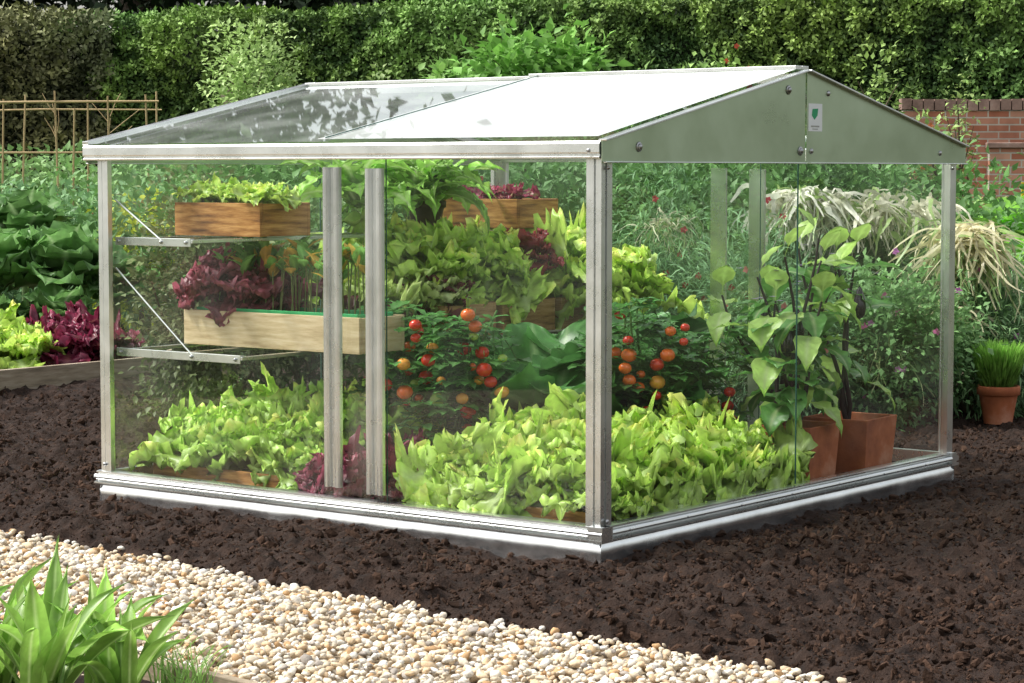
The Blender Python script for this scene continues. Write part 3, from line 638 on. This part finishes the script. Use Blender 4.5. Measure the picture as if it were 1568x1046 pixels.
for (x,y,z,R) in ((-3.1,13.9,.35,.40),(-2.72,14.0,.36,.38),(-3.5,14.2,.42,.42),(-2.42,14.1,.28,.32),(-3.15,14.9,.55,.38),(-2.7,13.7,.08,.3),(-3.15,13.6,.08,.32)):
    cabbage((x,y,z),R,20,'kale_plant',(.15,.30,.09),1.3,'kale',.95,.2); a=Acc(); tube(a,[(x,y,0),(x,y,z+.06)],.022,(.25,.36,.16),8); a.obj('kale_stalk',M_leaf)
bush('spurge_plant',-2.5,15.4,.32,.3,.1,.88,2500,.06,(.3,.4,.05),(.75,.8,.10),20,'L')
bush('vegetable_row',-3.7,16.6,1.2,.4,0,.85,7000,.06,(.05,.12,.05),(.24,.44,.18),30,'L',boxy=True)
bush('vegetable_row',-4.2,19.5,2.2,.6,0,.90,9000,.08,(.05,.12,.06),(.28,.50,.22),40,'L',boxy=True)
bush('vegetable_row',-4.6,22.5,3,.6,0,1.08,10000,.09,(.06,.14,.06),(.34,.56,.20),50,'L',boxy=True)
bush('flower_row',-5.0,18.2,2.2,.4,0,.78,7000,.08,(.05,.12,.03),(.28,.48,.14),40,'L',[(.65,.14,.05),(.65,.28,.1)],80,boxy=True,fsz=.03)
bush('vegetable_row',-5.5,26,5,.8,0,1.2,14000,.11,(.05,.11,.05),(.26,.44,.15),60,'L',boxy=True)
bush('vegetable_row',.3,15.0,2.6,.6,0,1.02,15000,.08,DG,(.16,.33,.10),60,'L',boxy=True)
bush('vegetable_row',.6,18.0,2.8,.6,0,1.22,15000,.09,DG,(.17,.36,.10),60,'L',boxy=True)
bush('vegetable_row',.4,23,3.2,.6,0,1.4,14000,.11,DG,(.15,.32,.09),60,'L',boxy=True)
for (x,y,z,R) in ((2.95,13.9,.28,.32),(3.2,14.3,.36,.34),(3.6,14.6,.4,.38),(3.0,14.9,.42,.36),(3.4,15.6,.5,.38),(3.9,15.5,.42,.42),(3.3,13.8,.2,.3)):
    cabbage((x,y,z),R,17,'squash_plant',(.28,.56,.09),1.0)
bush('vegetable_row',3.6,13.4,.9,.35,0,.42,4500,.07,(.07,.16,.05),(.34,.60,.15),20,'L',boxy=True)
bush('flower_row',4.6,19.5,1.4,.4,0,.78,5000,.08,(.05,.13,.04),(.3,.5,.13),40,'L',[(.7,.2,.05),(.75,.6,.08)],50,boxy=True,fsz=.022)
bush('vegetable_row',2.9,11.6,.6,.3,0,.42,3500,.05,(.07,.16,.05),(.32,.54,.15),20,'L',boxy=True)
e=empty('plant_label',(3.72,16.6,0)); 
M_yel=mat_ramp('yellow_label',[(.3,(.62,.46,.015)),(.7,(.68,.52,.02))],8,.5,.02,30,.001)
box('label_card',(-.06,-.005,.95),(.07,.005,1.08),M_yel,e); box('label_stake',(-.01,.006,-.05),(.01,.016,1.0),M_cane,e)
def small_tree(name,x,y,zc,rx,rz,n,ls,cd,cl,ncl=24,trunk=.03,tm='L',sig=.28,flower=None,nfl=0):
    e=empty(name,(x,y,0)); o=bush('crown',0,0,rx,rx*.8,zc-rz,zc+rz,n,ls,cd,cl,ncl,tm,flower,nfl,stems=0,sig=sig,fsz=.02); o.parent=e
    a=Acc(); tube(a,[(0,0,-.05),(.02,0,zc*.5),(0,0,zc)],[trunk,trunk*.8,trunk*.3],(.10,.08,.06),8)
    for i in range(10):
        az=rng.uniform(0,6.28); z=rng.uniform(zc-rz,zc+.3*rz); tube(a,[(0,0,z-.15),(math.cos(az)*rx*.4,math.sin(az)*rx*.4,z+.05),(math.cos(az)*rx*.85,math.sin(az)*rx*.7,z+rz*.5)],[trunk*.4,trunk*.25,trunk*.1],(.1,.08,.05),5)
    a.obj('trunk',M_bark,e)
small_tree('young_fruit_tree',-2.45,22,1.92,.40,.47,3200,.06,(.15,.25,.08),(.55,.74,.28),30,sig=.3)
small_tree('broadleaf_shrub',.10,20,1.92,.56,.48,2200,.13,(.05,.13,.035),(.30,.60,.12),34,sig=.22)
small_tree('broadleaf_shrub',-.5,21,1.72,.3,.28,700,.12,(.06,.14,.04),(.38,.62,.18),14)
small_tree('rose_bush',1.56,18,1.75,.22,.24,600,.065,(.06,.14,.04),(.40,.62,.16),16,flower=[(.6,.1,.05)],nfl=12)
small_tree('garden_shrub',1.05,18.5,1.62,.14,.36,300,.07,(.06,.14,.04),(.32,.52,.14),12)
small_tree('climbing_rose',2.52,16,1.50,.20,.40,420,.05,(.08,.16,.05),(.44,.62,.18),18,sig=.3)
small_tree('climbing_rose',3.12,17,1.2,.16,.34,380,.055,(.08,.15,.05),(.40,.56,.17),18,sig=.3,flower=[(.6,.2,.08)],nfl=6)
small_tree('climbing_rose',4.45,23,1.4,.16,.7,380,.06,(.08,.15,.05),(.42,.56,.18),18,sig=.3)
small_tree('garden_shrub',-1.15,20,1.62,.15,.33,250,.07,(.07,.14,.05),(.34,.46,.16),12)
e=empty('bamboo_trellis',(-4,20,0)); a=Acc()
def cane(p,q,r=.011): tube(a,[p,((np.array(p)+np.array(q))/2)+rng.normal(0,.01,3),q],[r,r,r*.8],(.4,.3,.15),6)
for x,z in ((-.42,1.78),(-.27,1.82),(.07,1.85),(.18,1.7),(.30,1.75),(.53,1.8),(.86,1.82),(.92,1.85),(-.8,1.8)): cane((x,rng.normal(0,.1),-.05),(x+rng.normal(0,.03),rng.normal(0,.1),z))
for x,z in ((.07,1.85),(.53,1.8)): 
    for k in range(5): cane((x,.0,1.35+.07*k),(x+rng.normal(0,.12),.05,1.55+.07*k),.004)
cane((-1.2,0,1.74),(.95,0,1.76),.012); cane((-1.2,.05,1.30),(.5,.05,1.32),.010); cane((-1.2,.5,1.68),(.9,.5,1.70),.009)
a.obj('canes',M_cane,e)
e=empty('wooden_post',(-3.2,26,0)); bar('post_body',(0,0,-.1),(0,0,2.05),.12,.12,M_woodg,e,up=(0,1,0)); bar('post_cap',(-.08,0,2.07),(.08,0,2.07),.16,.03,M_woodg,e)
# ---------------------------------------------------------------- brick wall
def mat_brick():
    m,nt,out=newmat('brickwork'); L=nt.links.new
    tc=N(nt,'ShaderNodeTexCoord'); sp=N(nt,'ShaderNodeSeparateXYZ'); L(tc.outputs['Object'],sp.inputs[0]); cb=N(nt,'ShaderNodeCombineXYZ')
    L(sp.outputs['X'],cb.inputs['X']); L(sp.outputs['Z'],cb.inputs['Y'])
    b=N(nt,'ShaderNodeTexBrick'); b.inputs['Scale'].default_value=1; b.inputs['Brick Width'].default_value=.225; b.inputs['Row Height'].default_value=.075; b.inputs['Mortar Size'].default_value=.008; b.inputs['Bias'].default_value=-.1
    b.inputs['Color1'].default_value=(.40,.14,.08,1); b.inputs['Color2'].default_value=(.58,.32,.22,1); b.inputs['Mortar'].default_value=(.52,.46,.39,1)
    L(cb.outputs[0],b.inputs['Vector'])
    nz=N(nt,'ShaderNodeTexNoise',Scale=3.,Detail=6.); L(tc.outputs['Object'],nz.inputs['Vector'])
    mx=N(nt,'ShaderNodeMixRGB',blend_type='MULTIPLY'); mx.inputs[0].default_value=.7; L(b.outputs['Color'],mx.inputs[1])
    cr=N(nt,'ShaderNodeValToRGB'); cr.color_ramp.elements[0].position=.3; cr.color_ramp.elements[0].color=(.4,.38,.36,1); cr.color_ramp.elements[1].position=.58; cr.color_ramp.elements[1].color=(1,1,1,1); L(nz.outputs['Fac'],cr.inputs[0]); L(cr.outputs[0],mx.inputs[2])
    p=N(nt,'ShaderNodeBsdfPrincipled',Roughness=.9); L(mx.outputs[0],p.inputs['Base Color'])
    bp=N(nt,'ShaderNodeBump',Strength=.7,Distance=.01); bp.invert=True; L(b.outputs['Fac'],bp.inputs['Height']); L(bp.outputs[0],p.inputs['Normal']); L(p.outputs[0],out.inputs[0]); return m
MB=mat_brick(); MC=mat_ramp('coping_brick',[(.3,(.16,.10,.08)),(.6,(.34,.22,.18)),(.8,(.46,.39,.34))],4,.9,.6,20,.01)
e=empty('brick_wall',(4.15,24.6,0),-.05)
box('wall_body',(0,0,-.1),(9,.23,1.80),MB,e,.004); box('wall_pier',(.9,-.12,-.1),(1.3,-.002,1.40),MB,e,.004); box('pier_cap',(.87,-.15,1.402),(1.33,-.003,1.46),MC,e,.008)
a=Acc()
v0=np.array([[x,y,z] for x in (-1,1) for y in (-1,1) for z in (-1,1)],float); f0=[[0,1,3,2],[4,6,7,5],[0,4,5,1],[2,3,7,6],[0,2,6,4],[1,5,7,3]]
nb=78
scatter(a,v0,f0,np.stack([.04+np.arange(nb)*.116,np.full(nb,.115),1.862+rng.normal(0,.004,nb)],1),np.tile([.052,.135,.058],(nb,1)),np.tile(np.eye(3),(nb,1,1)),np.ones((nb,3)))
a.obj('coping_bricks',MC,e,smooth=False)
# ---------------------------------------------------------------- hedge
def hedge(name,p,q,h0,h1,depth,n,ls,cd,cl,seed=0):
    p=np.array(p,float);q=np.array(q,float);d=q-p;Lh=np.linalg.norm(d);d/=Lh;nr=np.array([d[1],-d[0]])
    e=empty(name,(p[0],p[1],0))
    a=Acc(); cd=np.array(cd);cl=np.array(cl)
    s=rng.uniform(0,Lh,n); top=rng.random(n)<.18; t=rng.random(n)**.8
    hh=h0+(h1-h0)*s/Lh+.14*(fbm(np.stack([s*.8,s*0+seed,s*0],1),3)-.5)
    z=np.where(top,hh,t*hh); o=np.where(top,-t*depth,0)
    rel=fbm(np.stack([s*1.1,z*1.3,o+seed],1),4)-.5
    fine=fbm(np.stack([s*6,z*6,o*5+seed],1),2)-.5
    o=o+np.where(top,0,rel*.40+fine*.28)+rng.normal(0,.035,n); z=z+np.where(top,rel*.2+fine*.15+np.abs(rng.normal(0,.04,n)),0)
    pos=np.stack([d[0]*s+nr[0]*o,d[1]*s+nr[1]*o,z],1)
    up=np.where(top[:,None],np.array([0,0,1.]),np.array([nr[0],nr[1],.5]))
    D=nrm(up*.5+rng.normal(size=(n,3))*.8)
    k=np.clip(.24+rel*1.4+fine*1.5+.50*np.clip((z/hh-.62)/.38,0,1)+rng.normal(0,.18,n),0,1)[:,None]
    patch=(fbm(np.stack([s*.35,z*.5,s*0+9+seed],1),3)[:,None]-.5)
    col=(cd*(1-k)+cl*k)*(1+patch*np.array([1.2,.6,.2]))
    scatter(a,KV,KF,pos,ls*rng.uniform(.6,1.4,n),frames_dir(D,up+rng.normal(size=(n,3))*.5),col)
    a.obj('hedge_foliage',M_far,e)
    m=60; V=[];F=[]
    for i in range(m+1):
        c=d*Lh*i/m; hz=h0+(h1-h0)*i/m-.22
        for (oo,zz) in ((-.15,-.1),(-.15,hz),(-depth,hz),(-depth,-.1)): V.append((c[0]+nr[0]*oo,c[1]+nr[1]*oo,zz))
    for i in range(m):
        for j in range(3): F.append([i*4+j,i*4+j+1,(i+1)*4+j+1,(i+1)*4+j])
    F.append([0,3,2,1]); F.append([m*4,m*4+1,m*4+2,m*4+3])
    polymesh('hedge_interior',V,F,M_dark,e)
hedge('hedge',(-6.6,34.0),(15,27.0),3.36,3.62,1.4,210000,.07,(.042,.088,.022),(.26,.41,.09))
hedge('mixed_hedge',(-16,33.2),(-5.8,33.6),3.25,3.40,1.5,50000,.09,(.05,.06,.028),(.23,.25,.11),3)
# ---------------------------------------------------------------- trees behind the hedge
def tree(x,y,h,r,n=9000,ls=.34,name='deciduous_tree',cd=(.010,.020,.008),cl=(.045,.09,.025)):
    e=empty(name,(x,y,0)); a=Acc(); tube(a,[(0,0,-.1),(.2,0,h*.3),(0,.1,h*.75)],[h*.03,h*.022,h*.008],(.07,.055,.04),10)
    cs=[]
    for i in range(16):
        az=i*2.4; z=h*(.22+.6*i/16); rr=r*rng.uniform(.5,.95)*(1-.5*abs(i/16-.35)); 
        q=np.array([math.cos(az)*rr,math.sin(az)*rr,z+h*.14]); tube(a,[(0,0,z-.04*h),(q[0]*.5,q[1]*.5,z+h*.08),q],[h*.009,h*.006,h*.002],(.07,.055,.04),6); cs.append(q); cs.append(q*np.array([.5,.5,1])+[0,0,h*.04])
    a.obj('trunk',M_bark,e)
    b=Acc(); cs=np.array(cs+[(0,0,h*.85),(0,0,h*.7),(0,0,h*.5)]); g=rng.integers(0,len(cs),n)
    pos=cs[g]+rng.normal(size=(n,3))*np.array([r*.26,r*.26,h*.075]); 
    k=np.clip(.4*rng.random(len(cs))[g]+.3*rng.random(n)+.3*pos[:,2]/h,0,1)[:,None]
    scatter(b,KV,KF,pos,ls*rng.uniform(.6,1.4,n),frames(rng.normal(size=(n,3))+[0,-.4,.6]),np.array(cd)*(1-k)+np.array(cl)*k); b.obj('crown',M_far,e)
for (x,y,h,r,n) in ((-13,46,20,5.5,11000),(-8.0,49,19,4.2,11000),(1,46,9,4,8000),(6,44,8.5,4,8000),(11,43,9,4.5,8000),(16,42,10,5,8000),(-18,42,16,5,8000),(-3,45,9,3.6,7000)):
    tree(x,y,h,r,n,cl=(.075,.14,.045) if x<-7 else (.045,.09,.025))
for (x0,x1,yy_) in ((-24,0,40),(0,22,38)): bush('woodland_understorey',(x0+x1)/2,yy_,12,1.5,0,5.2,16000,.32,(.004,.010,.004),(.018,.036,.010),90,'K',boxy=True,stems=0,mat=M_far)

# ---------------------------------------------------------------- foreground left bed
bed('foreground_bed_edging',[(-2.2,5.90),(-1.05,5.50),(-.58,5.06),(-.3,4.2)],.030,.026,M_woodg)
a=Acc(); a.add(np.array([[-2.3,5.85,.0],[-1.06,5.46,.0],[-.60,5.04,.0],[-.34,4.2,.0],[-.4,3.2,0],[-2.5,3.2,0]])+[0,0,-.016],[[0,1,2,3,4,5][::-1]],(.5,.5,.5)); a.obj('bed_soil',M_soil,smooth=False)
for (x,y,s) in ((-1.02,4.98,1.15),(-.93,5.15,1.0),(-1.15,5.2,1.05),(-1.0,4.85,1.15),(-1.22,4.95,1.15),(-.86,4.98,.9)):
    a=Acc()
    for i in range(12):
        leaf(a,(x+rng.normal(0,.015),y+rng.normal(0,.015),-.03),i*2.4+rng.normal(0,.3),s*rng.uniform(.22,.36),rng.uniform(.018,.031),math.radians(rng.uniform(62,90)),math.radians(rng.uniform(15,80)),'strap',20,9,.05,1.5,.35,np.array([.34,.60,.11])*rng.uniform(.5,1.15),(.62,.80,.34),0,rng.normal(0,.6))
    a.obj('strap_leaf_plant',M_leaf)
for (x,y) in ((-.80,5.22),(-.74,5.12),(-.70,5.06)):
    a=Acc()
    for i in range(26): leaf(a,(x+rng.normal(0,.012),y+rng.normal(0,.012),-.02),rng.uniform(0,6.28),rng.uniform(.07,.17),.0022,rng.uniform(1.0,1.5),rng.uniform(.2,1.2),'grass',8,3,0,1,.2,(.26,.46,.10))
    a.obj('grass_tuft',M_leaf)

# ---------------------------------------------------------------- light, world, camera
EL,AZ=math.radians(52),math.radians(275)
wd=bpy.data.worlds.new('World'); sc.world=wd; wd.use_nodes=True; nt=wd.node_tree; nt.nodes.clear()
sky=nt.nodes.new('ShaderNodeTexSky'); sky.sky_type='NISHITA'; sky.sun_disc=False; sky.sun_elevation=EL; sky.sun_rotation=AZ; sky.air_density=1.5; sky.dust_density=4.5
hs=nt.nodes.new('ShaderNodeHueSaturation'); hs.inputs['Saturation'].default_value=.25; hs.inputs['Value'].default_value=1.6
bg=nt.nodes.new('ShaderNodeBackground'); bg.inputs[1].default_value=.15; ow=nt.nodes.new('ShaderNodeOutputWorld')
nt.links.new(sky.outputs[0],hs.inputs['Color']); nt.links.new(hs.outputs[0],bg.inputs[0]); nt.links.new(bg.outputs[0],ow.inputs[0])
sl=bpy.data.lights.new('sun','SUN'); sl.energy=3.7; sl.angle=math.radians(9); sl.color=(1,.97,.92)
so=bpy.data.objects.new('sun',sl); sc.collection.objects.link(so)
dv=Vector((math.sin(AZ)*math.cos(EL),math.cos(AZ)*math.cos(EL),math.sin(EL)))
so.rotation_euler=dv.to_track_quat('Z','Y').to_euler(); so.location=dv*20
cam=bpy.data.cameras.new('camera'); co=bpy.data.objects.new('camera',cam); sc.collection.objects.link(co)
co.location=(0,0,H); co.rotation_euler=(math.radians(90-4.23),0,0); cam.lens=81.05; cam.sensor_width=36; cam.clip_end=600; cam.clip_start=.05
sc.camera=co
sc.view_settings.view_transform='Standard'; sc.view_settings.look='None'; sc.view_settings.exposure=0
